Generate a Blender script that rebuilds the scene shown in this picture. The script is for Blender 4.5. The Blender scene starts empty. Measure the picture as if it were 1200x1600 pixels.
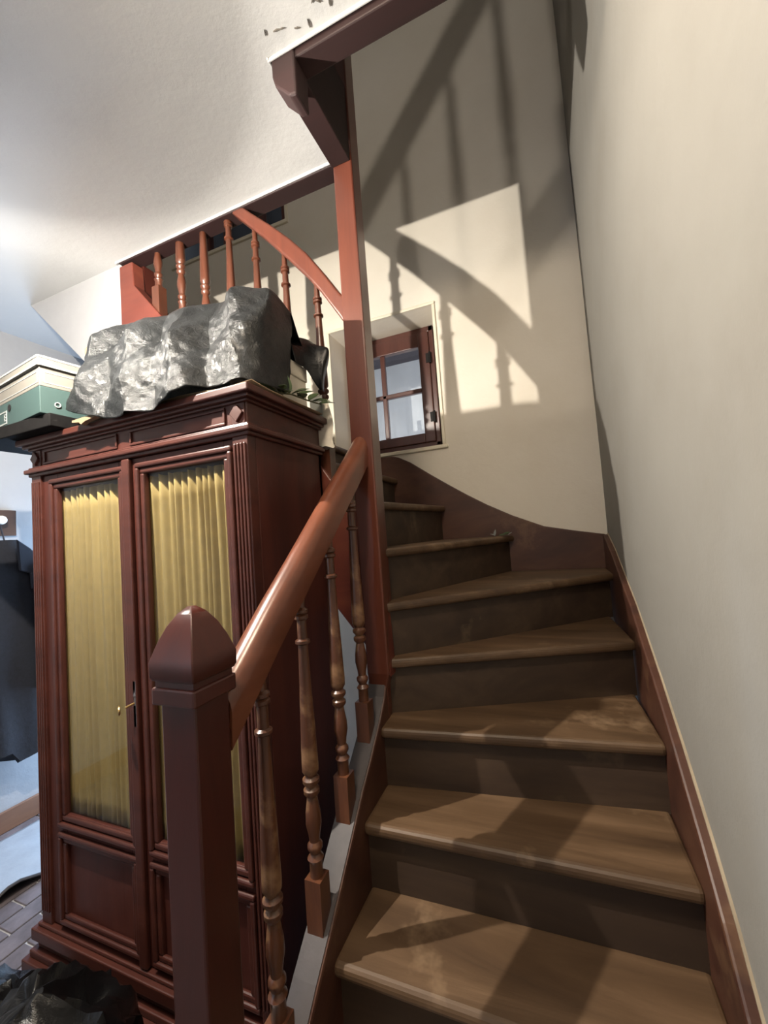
import bpy, math, random
from mathutils import Vector, Matrix, noise
random.seed(7)
scene = bpy.context.scene
C = scene.collection
H = 1.5                                   # eye height above the floor; heights below are written from eye level

# ------------------------------------------------------------------ camera
F_PX, PITCH, ROLL, YAW = 636.5, 0.0561, -0.0730, -0.3834
cy, sy, cp, sp = math.cos(YAW), math.sin(YAW), math.cos(PITCH), math.sin(PITCH)
fw = Vector((sy*cp, cy*cp, sp)); rt = Vector((cy, -sy, 0)); up = rt.cross(fw)
r2 = rt*math.cos(ROLL) + up*math.sin(ROLL); u2 = up*math.cos(ROLL) - rt*math.sin(ROLL)
cam_d = bpy.data.cameras.new('camera'); cam = bpy.data.objects.new('camera', cam_d); C.objects.link(cam)
cam_d.sensor_fit = 'VERTICAL'; cam_d.sensor_height = 24.0; cam_d.sensor_width = 18.0
cam_d.lens = F_PX/1600*24.0; cam_d.clip_start = 0.02
m = Matrix((r2, u2, -fw)).transposed().to_4x4(); m.translation = Vector((0, 0, H)); cam.matrix_world = m
scene.camera = cam

# ------------------------------------------------------------------ world, lights, exposure
w = bpy.data.worlds.new('world'); scene.world = w; w.use_nodes = True
bg = w.node_tree.nodes['Background']; bg.inputs[0].default_value = (0.80, 0.88, 1.0, 1); bg.inputs[1].default_value = 1.7
scene.view_settings.view_transform = 'Standard'; scene.view_settings.look = 'None'
scene.view_settings.gamma = 1; scene.view_settings.use_curve_mapping = False
scene.view_settings.exposure = 0.55

LAMP1 = (-1.27, 0.483, 0.93)              # pendant bulb of the hall, just left of the frame
LAMP2 = (-0.50, -0.09, 2.60)              # pendant bulb of the floor above
LAMP3 = (-0.42, 0.15, 1.40)               # unseen opal ceiling light above the viewer, added to fill the shaded back wall
P_LAMP1, P_LAMP2, P_LAMP3, P_DAY, P_DOOR = 132.0, 21.0, 28.0, 1.0, 48.0
WARM = (1.0, 0.925, 0.81); WARM2 = (1.0, 0.91, 0.80); WARM3 = (1.0, 0.84, 0.64)

def area(name, loc, rot, sx, sy_, power, col):
    l = bpy.data.lights.new(name, 'AREA'); l.shape = 'RECTANGLE'; l.size = sx; l.size_y = sy_; l.energy = power; l.color = col
    o = bpy.data.objects.new(name, l); C.objects.link(o); o.location = loc; o.rotation_euler = rot
    return o
# daylight entering through the hall window (window_3) in the wall behind the viewer
area('window_daylight', (-2.25, -1.66, H+0.05), (math.radians(90), 0, 0), 0.95, 1.25, P_DAY, (0.55, 0.74, 1.0))
# daylight entering through the glazed back door (door_1) under the upper flight, hidden from here by the wardrobe
area('door_daylight', (-2.58, 2.285, H-0.50), (math.radians(-90), 0, 0), 0.56, 1.55, P_DOOR, (0.48, 0.70, 1.0))

# ------------------------------------------------------------------ materials
def mat(name):
    mm = bpy.data.materials.new(name); mm.use_nodes = True
    nt = mm.node_tree; b = nt.nodes['Principled BSDF']; return mm, nt, b
def nd(nt, t, **kw):
    n = nt.nodes.new(t)
    for k, v in kw.items(): setattr(n, k, v)
    return n
def ramp(nt, stops):
    r = nd(nt, 'ShaderNodeValToRGB'); e = r.color_ramp.elements
    e[0].position, e[0].color = stops[0][0], (*stops[0][1], 1)
    e[1].position, e[1].color = stops[-1][0], (*stops[-1][1], 1)
    for pos, c in stops[1:-1]:
        x = e.new(pos); x.color = (*c, 1)
    return r
def coords(nt, scale, loc=(0, 0, 0)):
    tc = nd(nt, 'ShaderNodeTexCoord'); mp = nd(nt, 'ShaderNodeMapping')
    mp.inputs['Scale'].default_value = scale; mp.inputs['Location'].default_value = loc
    nt.links.new(tc.outputs['Object'], mp.inputs[0]); return mp
def noise_n(nt, mp, scale, detail=6, rough=0.6, dist=0.0):
    n = nd(nt, 'ShaderNodeTexNoise'); n.inputs['Scale'].default_value = scale; n.inputs['Detail'].default_value = detail
    n.inputs['Roughness'].default_value = rough; n.inputs['Distortion'].default_value = dist
    nt.links.new(mp.outputs[0], n.inputs['Vector']); return n
def bump(nt, b, src, strength, dist=0.01):
    bp = nd(nt, 'ShaderNodeBump'); bp.inputs['Strength'].default_value = strength; bp.inputs['Distance'].default_value = dist
    nt.links.new(src, bp.inputs['Height']); nt.links.new(bp.outputs[0], b.inputs['Normal'])
def wood(name, dark, mid, light, rough=0.35, axis='z', grain=14, streak=0.12, spec=0.5, bumpy=0.25, wear=None, coat=0.0):
    mm, nt, b = mat(name)
    s = [1, 1, 1]; s['xyz'.index(axis)] = streak
    mp = coords(nt, s); n = noise_n(nt, mp, grain, 7, 0.62, 0.6)
    r = ramp(nt, [(0.28, dark), (0.5, mid), (0.75, light)]); nt.links.new(n.outputs[0], r.inputs[0])
    col = r.outputs[0]
    if wear:
        mp2 = coords(nt, [1.0, 1.0, 1.0], (3.1, 1.7, 0.4)); n2 = noise_n(nt, mp2, wear[1], 5, 0.65)
        r2_ = ramp(nt, [(wear[2], (0, 0, 0)), (wear[2]+0.12, (1, 1, 1))]); nt.links.new(n2.outputs[0], r2_.inputs[0])
        mx = nd(nt, 'ShaderNodeMix', data_type='RGBA'); nt.links.new(r2_.outputs[0], mx.inputs[0])
        nt.links.new(col, mx.inputs[6]); mx.inputs[7].default_value = (*wear[0], 1); col = mx.outputs[2]
    nt.links.new(col, b.inputs['Base Color']); b.inputs['Roughness'].default_value = rough
    b.inputs['Specular IOR Level'].default_value = spec; b.inputs['Coat Weight'].default_value = coat
    b.inputs['Coat Roughness'].default_value = 0.25
    bump(nt, b, n.outputs[0], bumpy, 0.004)
    return mm
def plaster(name, a, c, stain, rough=0.85, sc=1.6):
    mm, nt, b = mat(name); mp = coords(nt, (1, 1, 1))
    n = noise_n(nt, mp, sc, 5, 0.6); r = ramp(nt, [(0.3, stain), (0.47, a), (0.7, c)]); nt.links.new(n.outputs[0], r.inputs[0])
    nt.links.new(r.outputs[0], b.inputs['Base Color']); b.inputs['Roughness'].default_value = rough
    b.inputs['Specular IOR Level'].default_value = 0.3
    n2 = noise_n(nt, mp, 6, 8, 0.65); bump(nt, b, n2.outputs[0], 0.35, 0.012)
    return mm
def plain(name, col, rough=0.5, metal=0.0, var=0.0, sc=8, spec=0.5, bumpy=0.0):
    mm, nt, b = mat(name); b.inputs['Roughness'].default_value = rough; b.inputs['Metallic'].default_value = metal
    b.inputs['Specular IOR Level'].default_value = spec
    mp = coords(nt, (1, 1, 1)); n = noise_n(nt, mp, sc, 5)
    lo = tuple(max(0, c*(1-var)) for c in col); hi = tuple(min(1, c*(1+var)) for c in col)
    r = ramp(nt, [(0.3, lo), (0.7, hi)]); nt.links.new(n.outputs[0], r.inputs[0]); nt.links.new(r.outputs[0], b.inputs['Base Color'])
    if bumpy: bump(nt, b, n.outputs[0], bumpy, 0.01)
    return mm
def glass(name, tint=(1, 1, 1), refl=0.12):
    mm = bpy.data.materials.new(name); mm.use_nodes = True; nt = mm.node_tree; nt.nodes.clear()
    out = nd(nt, 'ShaderNodeOutputMaterial'); t = nd(nt, 'ShaderNodeBsdfTransparent'); g = nd(nt, 'ShaderNodeBsdfGlossy')
    t.inputs[0].default_value = (*tint, 1); g.inputs['Roughness'].default_value = 0.02
    lw = nd(nt, 'ShaderNodeLayerWeight'); lw.inputs[0].default_value = 0.5; mx = nd(nt, 'ShaderNodeMixShader')
    pw = nd(nt, 'ShaderNodeMath', operation='POWER'); pw.inputs[1].default_value = 5.0; ma = nd(nt, 'ShaderNodeMath', operation='MULTIPLY_ADD')
    ma.inputs[1].default_value = 0.9; ma.inputs[2].default_value = refl*0.3
    nt.links.new(lw.outputs['Facing'], pw.inputs[0]); nt.links.new(pw.outputs[0], ma.inputs[0]); nt.links.new(ma.outputs[0], mx.inputs[0]); nt.links.new(t.outputs[0], mx.inputs[1]); nt.links.new(g.outputs[0], mx.inputs[2])
    nt.links.new(mx.outputs[0], out.inputs[0]); return mm
def emit(name, col, s):
    mm = bpy.data.materials.new(name); mm.use_nodes = True; nt = mm.node_tree; nt.nodes.clear()
    out = nd(nt, 'ShaderNodeOutputMaterial'); e = nd(nt, 'ShaderNodeEmission'); e.inputs[0].default_value = (*col, 1); e.inputs[1].default_value = s
    nt.links.new(e.outputs[0], out.inputs[0]); return mm

M = dict(
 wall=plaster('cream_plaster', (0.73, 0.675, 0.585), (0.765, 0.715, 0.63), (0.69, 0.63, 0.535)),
 ceil=plaster('ceiling_plaster', (0.405, 0.405, 0.405), (0.43, 0.43, 0.43), (0.375, 0.375, 0.375), sc=1.1),
 rwall=plaster('cream_plaster_dimmed', (0.245, 0.234, 0.212), (0.265, 0.254, 0.231), (0.222, 0.209, 0.186)),  # same cream plaster, darkened to hold down the lamp light on this wall
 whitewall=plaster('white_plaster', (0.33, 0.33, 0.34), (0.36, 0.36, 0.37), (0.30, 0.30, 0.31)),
 cream=plain('cream_paint', (0.72, 0.66, 0.53), 0.5, var=0.06),
 red=wood('varnished_red_wood', (0.058, 0.0155, 0.0088), (0.094, 0.025, 0.014), (0.130, 0.038, 0.021), 0.34, 'z', 9, 0.10, coat=0.15),
 rail=wood('varnished_rail_wood', (0.085, 0.026, 0.013), (0.130, 0.040, 0.020), (0.175, 0.060, 0.031), 0.30, 'y', 9, 0.15, coat=0.3),
 newel=wood('dark_newel_wood', (0.030, 0.0058, 0.0042), (0.048, 0.0092, 0.0058), (0.066, 0.0140, 0.0085), 0.33, 'z', 9, 0.12, coat=0.2),
 beam=wood('dark_beam_wood', (0.010, 0.003, 0.003), (0.017, 0.005, 0.005), (0.025, 0.007, 0.007), 0.6, 'x', 8, 0.1),
 sbrd=wood('string_board_wood', (0.075, 0.018, 0.012), (0.12, 0.028, 0.018), (0.16, 0.045, 0.025), 0.42, 'x', 8, 0.2),
 bal=wood('worn_baluster_wood', (0.050, 0.018, 0.009), (0.095, 0.034, 0.016), (0.145, 0.056, 0.026), 0.33, 'z', 18, 0.12, wear=((0.23, 0.125, 0.062), 7, 0.55), coat=0.15),
 balup=wood('upper_baluster_wood', (0.045, 0.014, 0.007), (0.075, 0.023, 0.0115), (0.105, 0.035, 0.018), 0.33, 'z', 18, 0.12, coat=0.2),
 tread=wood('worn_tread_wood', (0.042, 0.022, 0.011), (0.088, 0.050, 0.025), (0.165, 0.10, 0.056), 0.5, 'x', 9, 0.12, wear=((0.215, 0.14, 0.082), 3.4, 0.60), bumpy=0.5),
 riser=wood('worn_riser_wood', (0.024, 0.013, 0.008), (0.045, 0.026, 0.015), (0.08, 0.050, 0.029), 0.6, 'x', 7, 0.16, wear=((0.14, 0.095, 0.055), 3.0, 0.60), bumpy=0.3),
 wallstr=wood('scuffed_wall_string', (0.034, 0.012, 0.008), (0.066, 0.024, 0.014), (0.10, 0.044, 0.024), 0.45, 'x', 6, 0.35, wear=((0.135, 0.070, 0.036), 4.0, 0.60), bumpy=0.4),
 wardrobe=wood('mahogany', (0.036, 0.0095, 0.0065), (0.056, 0.0145, 0.010), (0.077, 0.021, 0.0135), 0.45, 'z', 12, 0.12, spec=0.35, coat=0.05),
 wardmould=wood('mahogany_moulding', (0.034, 0.0095, 0.0068), (0.054, 0.0152, 0.0105), (0.074, 0.0215, 0.014), 0.38, 'x', 12, 0.12, spec=0.4, coat=0.1),
 winwood=wood('window_wood', (0.05, 0.016, 0.012), (0.078, 0.026, 0.019), (0.10, 0.036, 0.026), 0.3, 'z', 10, 0.12, coat=0.3),
 greypaint=plain('grey_string_paint', (0.062, 0.053, 0.054), 0.55, var=0.18, sc=14, bumpy=0.1),
 curtain=plain('yellow_curtain_cloth', (0.235, 0.175, 0.058), 0.9, var=0.08, sc=30),
 edgepaint=plain('dingy_cream_edge', (0.33, 0.27, 0.19), 0.5, var=0.2),
 glass=glass('clear_glass'), winglass=glass('window_glass', (0.93, 0.95, 0.97)),
 brass=plain('brass', (0.62, 0.44, 0.19), 0.28, 1.0), steel=plain('dull_steel', (0.30, 0.28, 0.28), 0.4, 1.0),
 black=plain('black_iron', (0.006, 0.005, 0.005), 0.6, spec=0.2),
 teal=plain('teal_cardboard', (0.019, 0.043, 0.040), 0.7, var=0.06, sc=20), boxcream=plain('cream_cardboard', (0.118, 0.108, 0.092), 0.75, var=0.05),
 white=plain('white_print', (0.22, 0.23, 0.22), 0.7), whitecard=plain('white_cardboard', (0.60, 0.55, 0.46), 0.75, var=0.05),
 kraft=plain('brown_cardboard', (0.17, 0.115, 0.065), 0.8, var=0.12), darkboard=plain('dark_board', (0.006, 0.0055, 0.0055), 0.9, var=0.3, sc=30, spec=0.08),
 leaf=plain('dusty_leaf', (0.055, 0.085, 0.035), 0.45, var=0.4, sc=25), stem=plain('leaf_stem', (0.10, 0.10, 0.045), 0.6, var=0.2),
 rag=plain('off_white_cloth', (0.62, 0.57, 0.49), 0.9, var=0.1, sc=20, bumpy=0.2),
 coat=plain('navy_wool', (0.008, 0.009, 0.015), 0.9, var=0.25, sc=60, bumpy=0.15), coat2=plain('slate_lining', (0.020, 0.022, 0.034), 0.8, var=0.15),
 pegwood=wood('peg_board_wood', (0.035, 0.017, 0.012), (0.055, 0.028, 0.018), (0.075, 0.04, 0.025), 0.4, 'y', 12, 0.15),
 base=wood('baseboard_wood', (0.13, 0.062, 0.036), (0.19, 0.095, 0.055), (0.25, 0.13, 0.08), 0.45, 'y', 10, 0.12),
 grout=plain('pale_grout', (0.42, 0.41, 0.42), 0.85, var=0.15, sc=40), tile=plain('brown_floor_tile', (0.12, 0.10, 0.105), 0.22, var=0.35, sc=9, bumpy=0.1),
 mat_=plain('pale_floor_sheet', (0.27, 0.29, 0.32), 0.35, var=0.08, sc=12, bumpy=0.25), matedge=plain('dark_sheet_edge', (0.05, 0.045, 0.045), 0.6),
 porcelain=plain('porcelain', (0.75, 0.74, 0.68), 0.2), outside=plain('pale_outside_wall', (0.80, 0.79, 0.78), 0.8, var=0.1, sc=3),
 backing=plain('slate_backing', (0.05, 0.06, 0.08), 0.6, var=0.2),
 eave=plain('dark_eave', (0.05, 0.04, 0.045), 0.7), floorup=wood('upper_floor_boards', (0.12, 0.06, 0.03), (0.16, 0.09, 0.05), (0.2, 0.12, 0.07), 0.5, 'x', 6, 0.1),
 bulb1=None, bulb2=None)

def plastic(name, lo, hi, rough, bscale, bstr, coat=0.5, spec=0.6):
    mm, nt, b = mat(name); mp = coords(nt, (1, 1, 1)); n = noise_n(nt, mp, bscale, 6, 0.7, 1.2)
    r = ramp(nt, [(0.3, lo), (0.7, hi)]); n0 = noise_n(nt, mp, 4, 3); nt.links.new(n0.outputs[0], r.inputs[0])
    nt.links.new(r.outputs[0], b.inputs['Base Color']); b.inputs['Roughness'].default_value = rough
    b.inputs['Specular IOR Level'].default_value = spec; b.inputs['Coat Weight'].default_value = coat; b.inputs['Coat Roughness'].default_value = 0.12
    bump(nt, b, n.outputs[0], bstr, 0.02); return mm
M['sheet'] = plastic('grey_plastic_film', (0.006, 0.0065, 0.007), (0.013, 0.014, 0.0145), 0.34, 34, 0.40, coat=0.05, spec=0.26)
M['blackfilm'] = plastic('black_plastic_film', (0.002, 0.002, 0.0023), (0.004, 0.004, 0.0043), 0.26, 9, 0.3, coat=0.0, spec=0.3)

# ------------------------------------------------------------------ mesh helpers
class MB:
    def __init__(s): s.v = []; s.f = []
    def _add(s, vs, fs):
        o = len(s.v); s.v += [tuple(p) for p in vs]; s.f += [tuple(i+o for i in f) for f in fs]; return s
    def box(s, x0, x1, y0, y1, z0, z1):
        x0, x1 = min(x0, x1), max(x0, x1); y0, y1 = min(y0, y1), max(y0, y1); z0, z1 = min(z0, z1), max(z0, z1)
        vs = [(x0,y0,z0),(x1,y0,z0),(x1,y1,z0),(x0,y1,z0),(x0,y0,z1),(x1,y0,z1),(x1,y1,z1),(x0,y1,z1)]
        return s._add(vs, [(0,3,2,1),(4,5,6,7),(0,1,5,4),(1,2,6,5),(2,3,7,6),(3,0,4,7)])
    def prism(s, poly, axis, a0, a1):
        def P(q, a): return {'x': (a, q[0], q[1]), 'y': (q[0], a, q[1]), 'z': (q[0], q[1], a)}[axis]
        n = len(poly); vs = [P(q, a0) for q in poly]+[P(q, a1) for q in poly]
        return s._add(vs, [tuple(range(n)), tuple(range(2*n-1, n-1, -1))]+[(i, i+n, (i+1) % n+n, (i+1) % n) for i in range(n)])
    def strip(s, top, bot, axis, a0, a1):
        """board between two polylines of equal length, extruded along axis"""
        def P(q, a): return {'x': (a, q[0], q[1]), 'y': (q[0], a, q[1]), 'z': (q[0], q[1], a)}[axis]
        n = len(top); vs = []
        for t, b in zip(top, bot): vs += [P(t, a0), P(b, a0), P(b, a1), P(t, a1)]
        fs = [(0, 1, 2, 3), tuple(4*(n-1)+i for i in (3, 2, 1, 0))]
        for i in range(n-1):
            for j in range(4): fs.append((4*i+j, 4*i+4+j, 4*i+4+(j+1) % 4, 4*i+(j+1) % 4))
        return s._add(vs, fs)
    def lathe(s, prof, n=16, c=(0, 0, 0)):
        vs = []; m_ = len(prof)
        for r, z in prof:
            for i in range(n): a = 2*math.pi*i/n; vs.append((c[0]+r*math.cos(a), c[1]+r*math.sin(a), c[2]+z))
        fs = [(j*n+i, j*n+(i+1) % n, (j+1)*n+(i+1) % n, (j+1)*n+i) for j in range(m_-1) for i in range(n)]
        fs += [tuple(range(n-1, -1, -1)), tuple((m_-1)*n+i for i in range(n))]
        return s._add(vs, fs)
    def loft(s, rings, closed=True):
        n = len(rings[0]); vs = [p for r in rings for p in r]; k = n if closed else n-1
        fs = [(j*n+i, j*n+(i+1) % n, (j+1)*n+(i+1) % n, (j+1)*n+i) for j in range(len(rings)-1) for i in range(k)]
        if closed: fs += [tuple(range(n-1, -1, -1)), tuple((len(rings)-1)*n+i for i in range(n))]
        return s._add(vs, fs)
    def tube(s, path, r, n=8):
        path = [Vector(p) for p in path]; rings = []
        for i, p in enumerate(path):
            d = (path[min(i+1, len(path)-1)]-path[max(i-1, 0)]).normalized()
            a = d.cross(Vector((0, 0, 1))); a = a.normalized() if a.length > 1e-3 else Vector((1, 0, 0)); b = d.cross(a)
            rr = r[i] if isinstance(r, (list, tuple)) else r
            rings.append([p+a*rr*math.cos(2*math.pi*k/n)+b*rr*math.sin(2*math.pi*k/n) for k in range(n)])
        return s.loft(rings)
    def grid(s, rows): return s.loft(rows, closed=False)
    def build(s, name, m_, parent=None, smooth=False, bevel=0.0, seg=2, local=False, solid=0.0, angle=35, sharp=42):
        me = bpy.data.meshes.new(name); dz = 0 if local else H
        me.from_pydata([(x, y, z+dz) for x, y, z in s.v], [], s.f); me.validate()
        import bmesh
        bm = bmesh.new(); bm.from_mesh(me); bmesh.ops.recalc_face_normals(bm, faces=bm.faces); bm.to_mesh(me); bm.free()
        me.materials.append(m_)
        if smooth:
            me.polygons.foreach_set('use_smooth', [True]*len(me.polygons)); me.set_sharp_from_angle(angle=math.radians(sharp))
        o = bpy.data.objects.new(name, me); C.objects.link(o)
        if parent is not None:
            o.parent = parent
            if not local: o.matrix_parent_inverse = Matrix.Translation(-Vector(root_loc(parent)))
        if solid: md = o.modifiers.new('thickness', 'SOLIDIFY'); md.thickness = solid
        if bevel:
            md = o.modifiers.new('bevel', 'BEVEL'); md.width = bevel; md.segments = seg; md.limit_method = 'ANGLE'; md.angle_limit = math.radians(angle)
        return o
def root_loc(p):
    l = Vector((0, 0, 0))
    while p is not None:
        if p.type == 'EMPTY': l += Vector(p.location)
        p = p.parent
    return l
def thing(name, label, cat, loc, group=None, rz=0):
    o = bpy.data.objects.new(name, None); C.objects.link(o); o.location = (loc[0], loc[1], loc[2]+H); o.rotation_euler = (0, 0, rz)
    o.empty_display_size = 0.1; o['label'] = label; o['category'] = cat
    if group: o['group'] = group
    return o
def tag(o, label, cat, group=None):
    o['label'] = label; o['category'] = cat
    if group: o['group'] = group
    return o
def struct(o, label=None, cat=None):
    o['kind'] = 'structure'
    if label: o['label'] = label
    if cat: o['category'] = cat
    return o
def sub(name, mb, m_, parent, **kw):
    """a child of a mesh part whose own meshes are in room coordinates"""
    o = mb.build(name, m_, None, **kw); o.parent = parent
    return o
def copy_to(o, loc, parent):
    c = o.copy(); C.objects.link(c); c.parent = parent; c.location = loc; return c

# ================================================================== SETTING
XL, XR, YB, YF = -2.97, 0.262, 2.30, -1.70
FLOOR, CEIL, UP, UPC = -1.5, 1.40, 1.66, 4.20

# floor with separate tiles where they can be told apart
fl = struct(MB().box(XL-0.1, XR+0.1, YF-0.1, YB+0.1, FLOOR-0.12, FLOOR-0.008).build('floor', M['grout']), 'brown brick-bond tile floor with pale joints', 'floor')
tl = MB().box(-0.0465, 0.0465, -0.0965, 0.0965, -0.008, 0.0).build('tile', M['tile'], None, bevel=0.003, local=True)
rest = MB(); first = True
for i in range(34):
    x = XL+0.055+i*0.1
    for j in range(-1, 21):
        y = YF+0.1+j*0.2+(0.1 if i % 2 else 0)
        if x > XR-0.05 or y > YB-0.1 or y < YF+0.05: continue
        near = (-2.95 < x < -1.5 and 0.55 < y < 2.1)
        if near:
            t = tl if first else copy_to(tl, (0, 0, 0), None); first = False
            t.parent = fl; t.location = (x, y, FLOOR+H)
        else: rest.box(x-0.0465, x+0.0465, y-0.0965, y+0.0965, FLOOR-0.008, FLOOR)
r_ = rest.build('tile_field', M['tile'], fl); r_['kind'] = 'stuff'

# ceiling slab with the L-shaped stairwell opening
ce = MB()
ce.box(XL-0.1, XR+0.1, YF-0.1, 0.945, CEIL, UP); ce.box(XL-0.1, -0.63, 0.945, 1.317, CEIL, UP); ce.box(XL-0.1, -2.53, 1.317, YB+0.1, CEIL, UP)
struct(ce.build('ceiling', M['ceil']), 'off-white plaster ceiling cut away over the stairs', 'ceiling')
struct(MB().box(XL-0.1, XR+0.1, YF-0.1, YB+0.1, UPC, UPC+0.1).build('ceiling_upper', M['ceil']), 'ceiling of the floor above the stairwell', 'ceiling')

fk = plain('loose_plaster', (0.10, 0.09, 0.08), 0.8, var=0.4, sc=60)
ceo = bpy.data.objects['ceiling']
for i in range(16):
    x = -0.60+i*0.028+random.uniform(-0.012, 0.012); y = 0.905+random.uniform(-0.03, 0.012); a = random.uniform(0, 3); l_ = random.uniform(0.006, 0.016)
    c_, s_ = math.cos(a)*l_, math.sin(a)*l_
    MB().prism([(x-c_, y-s_), (x+s_*0.25, y-c_*0.25), (x+c_, y+s_), (x-s_*0.2, y+c_*0.2)], 'z', CEIL-0.004, CEIL).build('plaster_flake', fk, ceo)
# walls
def wall_rects(mb, xs, zs, holes, y0, y1):
    for a, b in zip(xs, xs[1:]):
        for c, d in zip(zs, zs[1:]):
            cx, cz = (a+b)/2, (c+d)/2
            if not any(h[0] < cx < h[1] and h[2] < cz < h[3] for h in holes): mb.box(a, b, y0, y1, c, d)
W1 = (-1.22, -0.53, 0.495, 1.33); W2 = (-2.55, -1.50, 2.215, 3.3); W3 = (-2.75, -1.75, -0.65, 0.75); D1 = (-2.93, -2.23, FLOOR, 0.42)
wb = MB(); wall_rects(wb, [XL-0.1, D1[0], W2[0], D1[1], W2[1], W1[0], W1[1], XR+0.1], [FLOOR-0.1, FLOOR, D1[3], W1[2], W1[3], W2[2], W2[3], UPC], [W1, W2, D1], YB, YB+0.06)
struct(wb.build('wall_back', M['wall']), 'cream plaster wall behind the stairs', 'wall')
# right wall, slightly uneven old plaster
rows = []
for i in range(41):
    y = YF-0.1+i*(YB+0.2-YF)/40; row = []
    for j in range(49):
        z = FLOOR-0.1+j*(UPC-FLOOR+0.1)/48
        row.append((XR+0.006*noise.noise(Vector((y*1.3, z*1.1, 4.0))), y, z))
    rows.append(row)
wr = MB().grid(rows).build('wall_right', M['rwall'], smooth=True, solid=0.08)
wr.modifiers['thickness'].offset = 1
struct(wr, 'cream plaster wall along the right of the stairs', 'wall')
struct(MB().box(XL-0.1, XL, YF-0.1, YB+0.1, FLOOR-0.1, UPC).build('wall_left', M['whitewall']), 'white plaster wall behind the hanging coat', 'wall')
wf = MB(); wall_rects(wf, [XL-0.1, W3[0], W3[1], XR+0.1], [FLOOR-0.1, W3[2], W3[3], UPC], [W3], YF-0.08, YF)
struct(wf.build('wall_front', M['whitewall']), 'white plaster wall behind the viewer', 'wall')
# plastered flank of the upper flight, left of its string
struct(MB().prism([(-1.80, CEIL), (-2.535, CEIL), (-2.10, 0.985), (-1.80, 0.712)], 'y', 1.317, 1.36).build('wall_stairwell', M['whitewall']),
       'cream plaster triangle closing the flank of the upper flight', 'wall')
# sloping soffit under the upper flight
so = MB(); so.strip([(-0.72, -0.245), (-2.10, 1.005), (-2.53, 1.42)], [(-0.72, -0.275), (-2.10, 0.975), (-2.53, 1.39)], 'y', 1.362, YB)
struct(so.build('ceiling_stair', M['wall']), 'sloping plaster underside of the upper flight', 'ceiling')
# beams round the opening
struct(MB().box(-1.80, -0.63, 1.30, 1.372, 1.385, UP).build('trim_1', M['beam'], bevel=0.004), 'long dark beam edging the ceiling above the slender balusters', 'beam')
t2 = MB().box(-0.555, XR, 0.945, 1.012, 1.372, UP)
struct(t2.build('trim_2', M['beam'], bevel=0.004), 'dark beam crossing above the lower flight to the right wall', 'beam')
struct(MB().box(-0.632, -0.557, 1.012, 1.30, 1.372, UP).build('trim_3', M['beam'], bevel=0.003), 'short dark side beam between corner block and post', 'beam')
struct(MB().prism([(-0.63, 1.45), (-0.63, 1.345), (-0.622, 1.315), (-0.575, 1.262), (-0.552, 1.258), (-0.552, 1.45)], 'y', 0.94, 1.012).build('trim_4', M['beam'], bevel=0.006),
       'rounded dark corner block hanging at the end of the crossing beam', 'beam block')
# plaster bead round the opening edge and flakes of loose plaster
be = MB(); be.box(-1.82, -0.632, 1.2945, 1.30, 1.389, 1.402); be.box(-0.639, -0.632, 0.93, 1.30, 1.391, 1.402); be.box(-0.639, XR, 0.933, 0.94, 1.390, 1.402)
struct(be.build('trim_5', M['ceil'], bevel=0.004), 'thin white plaster lip along the edge of the opening', 'plaster edge')
struct(MB().box(XL, XL+0.018, YF, YB, FLOOR, FLOOR+0.115).build('baseboard_left', M['base'], bevel=0.005), 'brown wooden baseboard along the white left wall', 'baseboard')

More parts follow.
